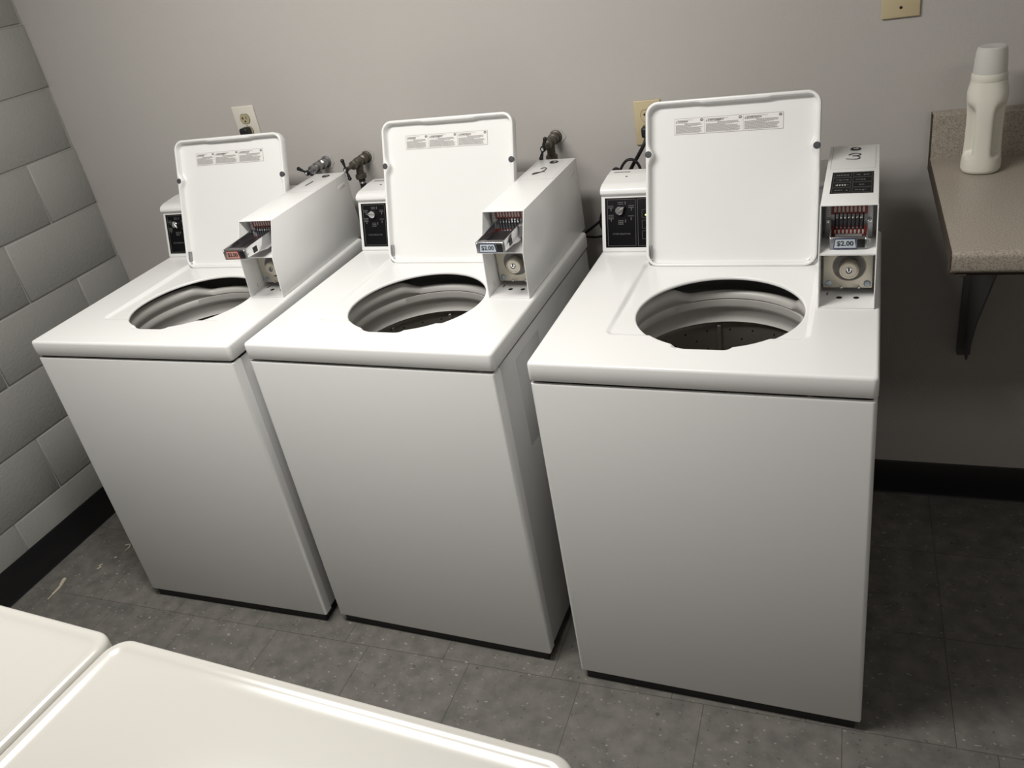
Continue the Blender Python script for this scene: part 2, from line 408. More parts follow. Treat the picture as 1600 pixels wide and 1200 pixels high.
def lid_meshes(T):
    """lid plate in its own frame: X across, Y up from the hinge, Z towards the room"""
    w, hgt, cr = 0.386, 0.380, 0.030; th = 0.026
    n_c = 10
    def outline(inset, bump=0.0):
        r = max(cr - inset, 0.004); pts = []
        x0, x1, y0, y1 = inset, w - inset, inset, hgt - inset
        cor = [(x1 - r, y1 - r, 0), (x0 + r, y1 - r, PI / 2), (x0 + r, y0 + r, PI), (x1 - r, y0 + r, 1.5 * PI)]
        def side(p, q, n):
            return [(p[0] + (q[0] - p[0]) * k / n, p[1] + (q[1] - p[1]) * k / n) for k in range(1, n)]
        ends = []
        for cx_, cy_, a in cor:
            arc = [(cx_ + r * math.cos(a + PI / 2 * k / n_c), cy_ + r * math.sin(a + PI / 2 * k / n_c)) for k in range(n_c + 1)]
            ends.append(arc)
        for i in range(4):
            pts += ends[i]; pts += side(ends[i][-1], ends[(i + 1) % 4][0], 40)
        # rim widens around the two rubber bumpers, steps back for the finger grip at the top
        out = []
        for x, y in pts:
            if bump:
                g = math.exp(-((y - 0.262) / 0.013) ** 2) * 0.010 * bump + (sstep(0.262, 0.275, y) - 1) * 0
                lw = sstep(0.262, 0.225, y) * 0.0 
                if x < w * .2: x += g
                elif x > w * .8: x -= g
                if y > hgt * .85: y -= 0.0025 * bump * sstep(0.115, 0.13, x) * sstep(0.285, 0.27, x)
            out.append((x, y))
        return out
    ringspec = [(0.007, -th, 0), (0.002, -th + 0.0015, 0), (0.0, -th + 0.006, 0), (0.0, -0.003, 0), (0.0012, -0.0007, 0), (0.003, 0.0, 0.0), (0.0052, 0.0, 1), (0.0068, -0.0012, 1), (0.0074, -0.004, 1),
                (0.0080, -0.0130, 1), (0.0092, -0.0158, 1), (0.0125, -0.0176, .9), (0.019, -0.0184, .6), (0.028, -0.0186, .2)]
    rings = [[(x, y, z) for x, y in outline(i, bp)] for i, z, bp in ringspec]
    n = len(rings[0]); vs = [p for r in rings for p in r]; fs = []
    for j in range(len(rings) - 1):
        for i in range(n): fs.append((j * n + i, j * n + (i + 1) % n, (j + 1) * n + (i + 1) % n, (j + 1) * n + i))
    fs.append([(len(rings) - 1) * n + i for i in range(n)]); fs.append(list(range(n))[::-1])
    lid = MB().add(vs, fs, 'enamel', T)
    # raised outer skin step at the back (the closed lid's top)
    lab = MB(); lx, ly, lw, lh = 0.065, 0.3035, 0.242, 0.036; z = -0.0185
    lab.box((lx, ly, z), (lx + lw, ly + lh, z + 0.0004), 'text_ink', T=T)
    lab.box((lx + .0006, ly + .0006, z), (lx + lw - .0006, ly + lh - .0006, z + 0.0006), 'label', T=T)
    zz = z + 0.0007
    cols = [(lx, 0.069, 'WARNING'), (lx + 0.069, 0.086, 'AVERTISSEMENT'), (lx + 0.155, 0.087, 'ADVERTENCIA')]
    rnd = random.Random(3)
    for cx_, cw, head in cols:
        if cx_ > lx: lab.box((cx_ - .0002, ly + .001, zz), (cx_ + .0002, ly + lh - .001, zz + .0001), 'text_ink', T=T)
        lab.box((cx_ + .004, ly + lh - .0046, zz), (cx_ + cw * .62, ly + lh - .0040, zz + .0001), 'text_ink', T=T)
        # hazard triangle
        lab.add([(cx_ + .003, ly + lh - .0086, zz + .0001), (cx_ + .0062, ly + lh - .0086, zz + .0001), (cx_ + .0046, ly + lh - .0058, zz + .0001)], [(0, 1, 2)], 'black_ink', T)
        lab.text(head, 0.0050, 'black_ink', T @ Matrix.Translation((cx_ + 0.0072, ly + lh - 0.0072, zz + .0001)), 'LEFT', bold=0.00012)
        for e_ in (0,):
            lab.lathe([(0.0001, 0), (0.0032, 0)], 'text_ink', 14, T @ Matrix.Translation((cx_ + cw - .0065, ly + lh - .0052, zz + .0002)) @ Matrix.Scale(1.25, 4, (1, 0, 0)))
            lab.box((cx_ + cw - .0088, ly + lh - .0057, zz), (cx_ + cw - .0042, ly + lh - .0047, zz + .0004), 'label', T=T)
        for k in range(14):
            y = ly + lh - 0.0106 - k * 0.00172
            f0 = 0.0; f1 = rnd.uniform(.86, .97)
            if k in (1, 2): f0, f1 = (.32, .9)
            if k == 4: f0, f1 = (.0, .78)
            if k == 0: f1 = .4
            if k in (5,): f1 = .55
            if y < ly + 0.001: break
            x = cx_ + 0.003 + f0 * (cw - .006); xe = cx_ + 0.003 + f1 * (cw - .006)
            while x < xe:
                wl_ = rnd.uniform(0.0015, 0.0052)
                lab.box((x, y, zz), (min(x + wl_, xe), y + 0.0009, zz + .00008), 'text_ink', T=T); x += wl_ + 0.0006
    bum = []
    for bx_ in (0.0068, w - 0.0068):
        q = MB(); q.lathe([(0.0078, -0.003), (0.0078, 0.0006), (0.0068, 0.0018), (0.0001, 0.0022)], 'rubber', 20, T @ Matrix.Translation((bx_, 0.262, 0))); bum.append(q)
    hin = []
    for hx, sgn in ((0.010, 1), (w - 0.010, -1)):
        q = MB()
        q.box((hx - 0.0014, 0.006, -0.017), (hx + 0.0014, 0.050 if sgn > 0 else 0.020, -0.0035), 'steel', 0.0006, T=T)
        q.cyl((hx - 0.004, 0.0105, -0.007), (hx + 0.006 * sgn, 0.0105, -0.007), 0.0050, 'steel', 14, T=T, bevel=.0008)
        hin.append(q)
    return lid, lab, bum, hin

def tub_ring():
    prof0 = [(0.250, 0.900), (0.246, 0.898), (0.240, 0.888), (0.232, 0.868), (0.218, 0.858), (0.206, 0.860), (0.199, 0.861), (0.1935, 0.857), (0.191, 0.850), (0.1905, 0.8455), (0.194, 0.8440), (0.1945, 0.8425), (0.190, 0.8420), (0.190, 0.828), (0.1915, 0.822), (0.197, 0.815), (0.203, 0.795), (0.204, 0.786), (0.200, 0.780), (0.206, 0.778), (0.214, 0.778)]
    prof1 = [(0.250, 0.900), (0.246, 0.898), (0.240, 0.894), (0.226, 0.889), (0.212, 0.8885), (0.198, 0.8875), (0.188, 0.884), (0.1815, 0.876), (0.180, 0.868), (0.1835, 0.858), (0.190, 0.850), (0.1925, 0.8435), (0.190, 0.8420), (0.190, 0.828), (0.1915, 0.822), (0.197, 0.815), (0.203, 0.795), (0.204, 0.786), (0.200, 0.780), (0.206, 0.778), (0.214, 0.778)]
    n = 180; vs = []; fs = []
    for i in range(n):
        a = 2 * PI * i / n; deg = math.degrees(a)
        q = sstep(34, 48, deg) * sstep(134, 116, deg); k = 1 - q
        for (r0, z0_), (r1, z1) in zip(prof0, prof1):
            r = r0 + (r1 - r0) * k; z = z0_ + (z1 - z0_) * k
            vs.append((HC[0] + r * math.cos(a), HC[1] + r * math.sin(a), z))
    m_ = len(prof0)
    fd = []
    for i in range(n):
        for j in range(m_ - 1):
            f = (i * m_ + j, i * m_ + j + 1, ((i + 1) % n) * m_ + j + 1, ((i + 1) % n) * m_ + j)
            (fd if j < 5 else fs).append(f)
    return MB().add(vs, fs, 'tub'), MB().add(vs, fd, 'tub_shaded')
def drum():
    b = MB(); T = Matrix.Translation((HC[0], HC[1], 0))
    b.lathe([(0.222, 0.772), (0.2135, 0.772), (0.2125, 0.768), (0.2115, 0.764), (0.2115, 0.48), (0.19, 0.455), (0.0001, 0.455)], 'drum', 96, T)
    R0 = 0.2112
    for k in range(8):      # pressed ribs
        a = math.radians(100.5 + 45 * k)
        c, s = math.cos(a), math.sin(a)
        Tk = T @ Matrix.Rotation(a, 4, 'Z') @ Matrix.Translation((R0 - 0.001, 0, 0))
        b.box((-0.005, -0.0055, 0.5), (0.003, 0.0055, 0.768), 'drum', 0.0035, 3, T=Tk)
    for j in range(6):
        z = 0.752 - j * 0.0245
        for k in range(25):
            a = math.radians(7.2 + 14.4 * k + (7.2 if j % 2 else 0))
            if min(abs((math.degrees(a) - 100.5 + 22.5) % 45 - 22.5), 99) < 2.6: continue
            Tk = T @ Matrix.Rotation(a, 4, 'Z') @ Matrix.Translation((R0 + 0.0001, 0, z)) @ Matrix.Rotation(-PI / 2, 4, 'Y')
            b.lathe([(0.0026, 0.0), (0.0001, 0.0003)], 'slot', 10, Tk)
    return b

BOXP = [(0.262, 0.9162), (0.269, 1.028), (0.310, 1.113), (0.697, 1.113), (0.703, 0.9162)]
BU0, BU1 = 0.534, 0.638
def coin_box(parent, num, price_mat, out, sticker):
    """coin meter bolted on the right rear of the worktop"""
    b = MB(); t = 0.0016
    inner = [(0.262, 0.9162), (0.269, 1.028), (0.310, 1.113), (0.697, 1.113), (0.703, 0.9162)]
    for u0 in (BU0, BU1 - t): b.prism(inner, u0, u0 + t, 'x', 'enamel', 0.0005, 2)
    # top skin with small corner radius, back, front hems, floor pan, shelf
    b.box((BU0 + .0004, 0.3105, 1.1114), (BU1 - .0004, 0.697, 1.1138), 'enamel', 0.0009)
    b.prism([(0.695, 1.113), (0.697, 1.113), (0.703, 0.9162), (0.701, 0.9162)], BU0, BU1, 'x', 'enamel')
    b.box((BU0, 0.2625, 0.9162), (BU1, 0.40, 0.9180), 'enamel')
    b.prism([(0.2690, 1.0265), (0.2690, 1.0295), (0.372, 1.034), (0.372, 1.031)], BU0 + t, BU1 - t, 'x', 'enamel')
    b.box((BU0 + t, 0.372, 0.917), (BU1 - t, 0.374, 1.112), 'enamel')
    # bright folded edge round the mouth
    for u in (BU0 + 0.0008, BU1 - 0.0008):
        b.tube([(u, 0.2625, 0.9175), (u, 0.2692, 1.028), (u, 0.310, 1.1125)], 0.0013, 'enamel', 6, smooth=False)
    b.tube([(BU0, 0.3105, 1.1125), (BU1, 0.3105, 1.1125)], 0.0013, 'enamel', 6, smooth=False)
    # two holes and a slot punched in the floor pan
    for u in (0.572, 0.604):
        b.lathe([(0.0058, 0.0), (0.0052, 0.0003), (0.0001, 0.0003)], 'slot', 18, Matrix.Translation((u, 0.308, 0.9182)))
    b.box((0.5475, 0.318, 0.9182), (0.5495, 0.332, 0.9186), 'slot')
    b.box((BU0 + t, 0.300, 0.930), (BU0 + t + .0003, 0.3005, 0.9420), 'slot')
    # vent slot in the right-hand side near the top back
    b.box((BU1 - 0.0004, 0.640, 1.079), (BU1 + 0.0009, 0.676, 1.0895), 'label', 0.0008)
    # service lid seam on top
    for u in (BU0 + 0.007, BU1 - 0.008):
        b.box((u, 0.53, 1.1137), (u + 0.0005, 0.685, 1.1139), 'ink_dim')
    b.box((BU0 + 0.007, 0.53, 1.1137), (BU1 - 0.008, 0.5305, 1.11385), 'grey_ink')
    cb = b.build('coin_box', parent)
    # top key lock
    q = MB(); T = Matrix.Translation((0.588, 0.668, 1.1138))
    q.lathe([(0.0115, 0.0), (0.0115, 0.0012), (0.0095, 0.002), (0.0085, 0.0004), (0.0001, 0.0004)], 'iron', 24, T)
    q.lathe([(0.006, 0.0004), (0.006, 0.0018), (0.0045, 0.0022), (0.0001, 0.0022)], 'chrome', 20, T @ Matrix.Translation((0.001, 0, 0)))
    q.box((-0.0008, -0.0035, 0.002), (0.0012, 0.0035, 0.0026), 'slot', T=T)
    q.build('top_lock', cb)
    # hand-written number
    q = MB()
    st = {3: [(0.579, 0.625), (0.591, 0.634), (0.603, 0.628), (0.599, 0.618), (0.587, 0.6155), (0.596, 0.614), (0.602, 0.604), (0.599, 0.594), (0.589, 0.592), (0.574, 0.597)],
          2: [(0.571, 0.613), (0.576, 0.622), (0.585, 0.617), (0.586, 0.602), (0.581, 0.587), (0.573, 0.577), (0.565, 0.570), (0.562, 0.574), (0.567, 0.582), (0.577, 0.586), (0.591, 0.589)],
          1: [(0.569, 0.585), (0.571, 0.602), (0.572, 0.622)]}[num]
    q.tube([(u - (0.004 if num == 3 else 0), v, 1.1144) for u, v in st], 0.0012, 'black_ink', 6)
    q.build('handwritten_number', cb)
    # lower lock plate
    q = MB(); v0 = 0.325
    q.box((0.5405, v0, 0.9320), (0.6325, v0 + 0.0035, 1.0285), 'lock_plate', 0.0012)
    q.lathe([(0.0320, 0.0), (0.0305, 0.0012), (0.0290, 0.0)], 'lock_plate', 40, frame((0.589, v0 - 0.0003, 0.9790), (1, 0, 0), (0, 0, 1)) )
    q.lathe([(0.0300, 0.0006), (0.0240, -0.0002), (0.0180, 0.0006)], 'gunmetal', 40, frame((0.589, v0 - 0.0006, 0.9790), (1, 0, 0), (0, 0, 1)))
    q.build('lock_plate', cb)
    q = MB(); TL = frame((0.589, v0, 0.9775), (1, 0, 0), (0, 0, 1))
    q.lathe([(0.0195, 0.0), (0.0190, 0.014), (0.0178, 0.0175), (0.0150, 0.0182), (0.0145, 0.0172), (0.0001, 0.0172)], 'lock_plate', 36, TL)
    q.lathe([(0.0068, 0.0172), (0.0064, 0.0190), (0.0001, 0.0190)], 'chrome', 24, TL)
    q.lathe([(0.0060, 0.0192), (0.0038, 0.0192)], 'slot', 20, TL, a0=PI * .9, a1=PI * 2.1)
    q.box((-0.0014, -0.001, 0.019), (0.0014, 0.0062, 0.0196), 'slot', T=TL)
    q.build('lock_cylinder', cb)
    for u, z in ((0.5505, 0.9415), (0.6235, 0.9415)):
        q = MB(); TS = frame((u, v0, z), (1, 0, 0), (0, 0, 1))
        q.lathe([(0.0068, 0.0), (0.0068, 0.0010), (0.0050, 0.0028), (0.0001, 0.0034)], 'zinc', 20, TS)
        q.box((-0.0042, -0.0007, 0.0028), (0.0042, 0.0007, 0.0036), 'steel', T=TS); q.box((-0.0007, -0.0042, 0.0028), (0.0007, 0.0042, 0.0036), 'steel', T=TS)
        q.build('screw', cb)
    for u in (0.575, 0.608):
        q = MB(); q.sphere((u, v0 - 0.001, 0.9335), 0.0030, 'chrome'); q.build('rivet', cb)
    # coin slide face: slots where the quarters stand
    q = MB(); vf = 0.336
    q.box((0.5425, vf, 1.036), (0.6290, vf + 0.004, 1.110), 'steel', 0.001)
    q.box((0.5530, vf - 0.0006, 1.0850), (0.6190, vf, 1.1060), 'red', 0.0005)
    q.box((0.5530, vf - 0.0006, 1.040), (0.6190, vf, 1.0610), 'red', 0.0005)
    for k in range(8):
        u = 0.5605 + k * 0.00735
        q.sphere((u, vf - 0.0006, 1.0950), 0.0076, 'pale', sc=(0.30, 0.08, 1))
        q.sphere((u, vf - 0.0006, 1.0500), 0.0064, 'pale', sc=(0.30, 0.08, 1))
        q.box((u - 0.0013, vf - 0.0010, 1.052), (u + 0.0013, vf, 1.090), 'slot', 0.0004)
    for k in range(7):
        u = 0.5642 + k * 0.00735
        q.box((u - 0.0020, vf - 0.0022, 1.0765), (u + 0.0020, vf, 1.0815), 'chrome', 0.0008)
        q.box((u - 0.0020, vf - 0.0024, 1.0615), (u + 0.0020, vf, 1.0765), 'rubber', 0.0005)
        q.box((u - 0.0020, vf - 0.0022, 1.0560), (u + 0.0020, vf, 1.0590), 'chrome', 0.0008)
    for s_, u in ((1, 0.5485), (-1, 0.6235)):
        for k in range(5):
            q.box((u - 0.0028, vf - 0.0004, 1.0815 + k * 0.0048), (u + 0.0028, vf, 1.0824 + k * 0.0048), 'label')
        q.box((u - 0.004, vf - 0.008, 1.070), (u + 0.004, vf, 1.0765), 'chrome', 0.0012)
    q.build('coin_face', cb)
    # slide: two side rails, a bridge and the end block with the price tag
    q = MB(); end = (0.197 if num == 1 else 0.2115) if out else 0.288
    ul, ur = 0.5525, 0.6205
    zt_, zb_ = ((1.0795, 1.0540) if num == 1 else (1.0775, 1.0520)) if out else (1.0640, 1.0385)
    back = 0.334
    for u in (ul, ur - 0.0022):
        if out:
            q.prism([(end + 0.004, zb_ + 0.002), (end + 0.004, zt_), (back, zt_ + 0.004), (back, zb_ - 0.006), (end + 0.085, zb_ - 0.008), (end + 0.050, zb_ - 0.001)], u, u + 0.0022, 'x', 'chrome', 0.0005)
        else:
            q.prism([(end + 0.002, zb_ + 0.001), (end + 0.002, zb_ + 0.018), (back, zt_ + 0.010), (back, zb_ + 0.001)], u, u + 0.0022, 'x', 'steel', 0.0005)
    if out:
        q.box((ul + .002, end + 0.004, zt_ - 0.0040), (ur - .002, end + 0.020, zt_ - 0.0025), 'steel')
        q.box((ul + .004, end + 0.020, zb_ + 0.004), (ur - .004, back, zb_ + 0.006), 'steel')
        q.prism([(end + 0.019, zt_ - 0.0025), (end + 0.021, zt_ - 0.0025), (end + 0.050, zb_ + .006), (end + 0.048, zb_ + .005)], ul + .014, ul + .030, 'x', 'chrome')
        q.box((ur - 0.0006, end + 0.030, zb_ + 0.003), (ur + 0.0004, end + 0.048, zb_ + 0.018), 'iron', 0.0003)
        ez0, ez1 = zb_ - 0.001, zt_
    else:
        ez0, ez1 = 1.0315, 1.0560
        q.box((ul, end + 0.004, 1.0315), (ur, back, 1.036), 'steel')
        q.prism([(end + 0.003, 1.0535), (end + 0.003, 1.0555), (end + .012, 1.0590), (end + .022, 1.0560), (end + .022, 1.054), (end + .012, 1.057)], ul + .010, ur - .010, 'x', 'chrome', 0.0006)
    q.box((ul - 0.0005, end, ez0), (ur + 0.0005, end + 0.006, ez1), 'steel' if num != 1 else 'steel', 0.0022, 3)
    for u in (ul + 0.003, ur - 0.003): q.sphere((u, end + 0.001, ez1 - 0.003), 0.0024, 'chrome')
    q.box((ul + 0.050, end - 0.0012, ez0 + 0.003), (ul + 0.064, end + 0.001, ez1 - 0.004), 'iron', 0.0008)
    sl = q.build('coin_slide', cb)
    q = MB(); lc = (ul + 0.0285, end - 0.0006, (ez0 + ez1) / 2)
    TT = frame(lc, (1, 0, 0), (0, 0, 1))
    hw, hh, k = 0.0215, 0.0105, 0.0035
    q.add([(-hw, -hh, 0), (hw, -hh, 0), (hw - k, hh, 0), (-hw + k, hh, 0), (-hw, -hh, .0006), (hw, -hh, .0006), (hw - k, hh, .0006), (-hw + k, hh, .0006)], [(4, 5, 6, 7), (0, 1, 5, 4), (1, 2, 6, 5), (2, 3, 7, 6), (3, 0, 4, 7)], 'blue' if price_mat == 'price' else 'red', TT)
    g = 0.0016
    q.add([(-hw + g, -hh + g, .0008), (hw - g, -hh + g, .0008), (hw - k - g * .6, hh - g, .0008), (-hw + k + g * .6, hh - g, .0008)], [(0, 1, 2, 3)], price_mat, TT)
    q.text('$2.00', 0.0135, 'black_ink', TT @ Matrix.Translation((0, 0, 0.001)), bold=0.0003)
    # the tag is a piece of the slide, kept with it under the meter
    q.build('price_tag', cb)
    if sticker:
        q = MB(); z = 1.1139
        q.box((0.5475, 0.374, z), (0.6275, 0.506, z + 0.0004), 'panel')
        rnd = random.Random(5)
        for cix, (u0, u1) in enumerate(((0.5505, 0.5850), (0.5885, 0.6245))):
            for r_ in range(4):
                v0_, v1_ = 0.379 + r_ * 0.0315, 0.379 + r_ * 0.0315 + 0.0285
                for a in ((u0, v0_, u1, v0_ + .0008), (u0, v1_ - .0008, u1, v1_), (u0, v0_, u0 + .0005, v1_), (u1 - .0005, v0_, u1, v1_)):
                    q.box((a[0], a[1], z + .0004), (a[2], a[3], z + .0005), 'grey_ink')
                x = u0 + 0.005
                while x < u1 - 0.006:
                    ww = rnd.uniform(.002, .006)
                    if rnd.random() < .75: q.box((x, v0_ + .011 + rnd.uniform(-.002, .002), z + .0004), (x + ww, v0_ + .016, z + .0005), 'grey_ink')
                    x += ww + .0012
        # icons on the cycle-stage window
        for k in range(4): q.box((0.5585 + k * .005, 0.4195, z + .0004), (0.5605 + k * .005, 0.4275, z + .00055), 'label')
        q.build('instruction_sticker', cb)
    return cb

def console(parent, knob_rot, led):
    b = MB()
    prof = [(0.560, 0.9162), (0.5592, 0.9185), (0.5985, 1.0490), (0.5945, 1.0535), (0.5915, 1.0560), (0.5915, 1.0620), (0.5945, 1.0680), (0.601, 1.0725), (0.614, 1.0760), (0.668, 1.0810), (0.706, 1.0815), (0.712, 1.078), (0.712, 0.9162)]
    b.prism(prof, 0.004, 0.5325, 'x', 'enamel', 0.0022, 3)
    c = b.build('control_console', parent)
    d = Vector((0, 0.0393, 0.1305)).normalized()
    T = frame((0.0, 0.5592, 0.9185), (1, 0, 0), d)      # X across, Y up the face, Z out
    q = MB(); q.box((0.0135, 0.0095, -0.001), (0.46, 0.1315, 0.0006), 'panel', 0.0005, T=T)
    def rect(u0, v0, u1, v1, tk, m, z=0.0006):
        for a in ((u0, v0, u1, v0 + tk), (u0, v1 - tk, u1, v1), (u0, v0, u0 + tk, v1), (u1 - tk, v0, u1, v1)):
            q.box((a[0], a[1], z), (a[2], a[3], z + .0002), m, T=T)
    rect(0.0195, 0.0135, 0.0915, 0.128, 0.0007, 'grey_ink'); rect(0.0965, 0.0135, 0.28, 0.128, 0.0007, 'grey_ink')
    for k in range(3): rect(0.107, 0.030 + k * .026, 0.135, 0.050 + k * .026, 0.0006, 'grey_ink')
    q.text('CYCLE SELECTOR', 0.0058, 'grey_ink', T @ Matrix.Translation((0.0545, 0.0430, 0.0008)))
    # six cycle positions round the knob: small lettering and a tick each
    for (x, y, n, tx_, ty_) in ((0.054, 0.1205, 2, 0.0655, 0.119), (0.029, 0.1120, 2, 0.029, 0.1035), (0.081, 0.1120, 2, 0.081, 0.1035), (0.029, 0.0895, 3, 0.029, 0.078), (0.080, 0.0870, 1, 0.080, 0.080), (0.054, 0.0760, 3, 0.0655, 0.075)):
        for k in range(n):
            xx = x - 0.007
            while xx < x + 0.006:
                q.box((xx, y - k * 0.0042 - .001, .0006), (xx + .0016, y - k * 0.0042 + .001, .0008), 'grey_ink', T=T); xx += 0.0023
        q.box((tx_ - .0009, ty_ - .0035, .0006), (tx_ + .0009, ty_ + .0035, .0009), 'grey_ink', T=T)
    q.build('control_panel', c)
    q = MB(); TK = T @ Matrix.Translation((0.052, 0.1005, 0.0006)) @ Matrix.Rotation(knob_rot, 4, 'Z')
    q.lathe([(0.0105, 0.0), (0.0100, 0.008), (0.0092, 0.0088), (0.0001, 0.0085)], 'chrome', 28, TK)
    q.prism([(0.006, 0.0065), (0.0165, 0.0), (0.006, -0.0065)], 0.001, 0.0083, 'z', 'chrome', 0.0006, T=TK)
    q.prism([(-0.009, 0.0016), (0.013, 0.0012), (0.013, -0.0012), (-0.009, -0.0016)], 0.0085, 0.0110, 'z', 'steel', 0.0004, T=TK)
    q.build('selector_knob', c)
    q = MB(); q.lathe([(0.0035, 0), (0.0025, 0.0005), (0.0001, 0.0005)], 'iron', 12, Matrix.Translation((0.058, 0.655, 1.0798))); q.build('top_screw', c)
    rnd = random.Random(11)
    for yy, x0_, x1_ in ((0.686, 0.018, 0.060), (0.690, 0.105, 0.125)):
        q = MB(); x = x0_
        while x < x1_:
            ww = rnd.uniform(.002, .005); q.box((x, yy - .0022, 1.0808 + (yy - .668) * .015), (x + ww, yy + .0022, 1.0816 + (yy - .668) * .015), 'text_ink'); x += ww + .0006
        q.build('printed_line', c)
    if led:
        q = MB(); q.sphere((0.1165, 0.1008 - 0.012, 0.0008), 0.0016, 'led', T); q.build('indicator_light', c)
    return c

def body_parts(root):
    # front panel wraps round both front corners
    q = MB(); cr = 0.009; n = 6
    def wrap(x0, x1, y0, y1, r):
        pts = [(x0, y1)]
        pts += [(x0 + r - r * math.cos(PI / 2 * k / n), y0 + r - r * math.sin(PI / 2 * k / n)) for k in range(n + 1)]
        pts += [(x1 - r + r * math.sin(PI / 2 * k / n), y0 + r - r * math.cos(PI / 2 * k / n)) for k in range(n + 1)]
        pts += [(x1, y1)]; return pts
    o = wrap(0.0012, W - 0.0012, 0.0012, 0.030, cr)
    zt = ZB - 0.0062
    vs = []; fs = []
    # vertical rings so the top and bottom edges roll in
    def ring(ins, z): return [(min(max(x, 0.0012 + ins), W - 0.0012 - ins), max(y, 0.0012 + ins), z) for x, y in o]
    levels = [(0.012, ZP + 0.0005), (0.004, ZP), (0.0015, ZP + 0.001), (0.0, ZP + 0.005), (0, zt - 0.005), (0.0012, zt - 0.0015), (0.004, zt), (0.0075, zt - 0.0004), (0.0078, zt - 0.012)]
    k = len(o)
    for ins, z in levels: vs += ring(ins, z)
    for j in range(len(levels) - 1):
        for e in range(k - 1): fs.append((j * k + e, j * k + e + 1, (j + 1) * k + e + 1, (j + 1) * k + e))
    q.add(vs, fs, 'enamel_body'); q.build('front_panel', root)
    q = MB(); q.box((0.010, 0.0095, zt - 0.02), (W - 0.010, 0.012, ZB), 'dark_gap'); q.build('seam_shade', root)  # black strip standing in for the shade inside the worktop seam
    # cabinet sides and back, a hair inside the front panel, hollow
    q = MB(); e = 0.0045
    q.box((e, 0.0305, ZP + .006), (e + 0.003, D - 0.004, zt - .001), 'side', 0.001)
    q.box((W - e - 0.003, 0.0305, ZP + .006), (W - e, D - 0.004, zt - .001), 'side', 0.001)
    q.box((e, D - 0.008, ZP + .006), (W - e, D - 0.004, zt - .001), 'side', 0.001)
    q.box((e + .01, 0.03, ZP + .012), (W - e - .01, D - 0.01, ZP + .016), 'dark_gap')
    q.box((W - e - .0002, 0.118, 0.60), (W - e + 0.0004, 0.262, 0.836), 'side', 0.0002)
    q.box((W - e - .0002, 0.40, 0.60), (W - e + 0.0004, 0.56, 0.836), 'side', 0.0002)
    q.build('cabinet', root)
    q = MB(); q.box((0.014, 0.010, 0.0), (W - 0.014, 0.050, ZP + .004), 'dark_gap'); q.box((0.022, 0.050, 0.004), (0.03, D - .03, ZP + .006), 'dark_gap'); q.box((W - 0.03, 0.050, 0.004), (W - 0.022, D - .03, ZP + .006), 'dark_gap'); q.build('kick_base', root)
    for x, y in ((0.04, 0.07), (W - 0.04, 0.07), (0.04, D - 0.06), (W - 0.04, D - 0.06)):
        q = MB(); q.lathe([(0.018, 0.0), (0.02, 0.004), (0.016, 0.012), (0.006, 0.014), (0.006, ZP + .012)], 'rubber', 16, Matrix.Translation((x, y, 0)), cap=True); q.build('leg', root)

def washer(name, loc, rz, num, label, knob_rot, price_mat, out, sticker, led, src=None):
    r = empty(name, loc, rz); tag(r, label, 'washing machine', 'coin operated washers in a row')
    shared = ('front_panel', 'cabinet', 'kick_base', 'leg', 'worktop', 'tub_ring', 'drum', 'lid')
    if src is None:
        body_parts(r)
        worktop().build('worktop', r, angle=50)
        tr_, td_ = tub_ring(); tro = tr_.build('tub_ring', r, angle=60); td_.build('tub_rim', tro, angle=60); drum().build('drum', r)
        ld = Vector((0, 0.124, 0.353)).normalized()
        T = frame((0.132, 0.486, 0.9085), (1, 0, 0), ld)
        lid, lab, bum, hin = lid_meshes(T)
        lo = lid.build('lid', r, angle=40); lab.build('warning_label', lo)
        for q in bum: q.build('bumper', lo)
        for q in hin: q.build('hinge', lo)
    else:
        for ch in list(src.children):
            if ch.name.split('.')[0] in shared: copy_tree(ch, r)
    console(r, knob_rot, led)
    coin_box(r, num, price_mat, out, sticker)
    return r
w1 = washer('washing_machine', (0.4926, -0.8143, 0), 0.0045, 1, 'white coin washer nearest the block wall, number 1 on its coin box', math.radians(-50), 'price_red', True, False, False)
w2 = washer('washing_machine', (1.1755, -0.7985, 0), -0.0325, 2, 'middle white coin washer of the row, number 2 on its coin box', math.radians(175), 'price', True, False, False, w1)
w3 = washer('washing_machine', (1.9095, -0.8493, 0), -0.0278, 3, 'white coin washer beside the wall counter, number 3 and black sticker on its coin box', math.radians(35), 'price', False, True, True, w1)

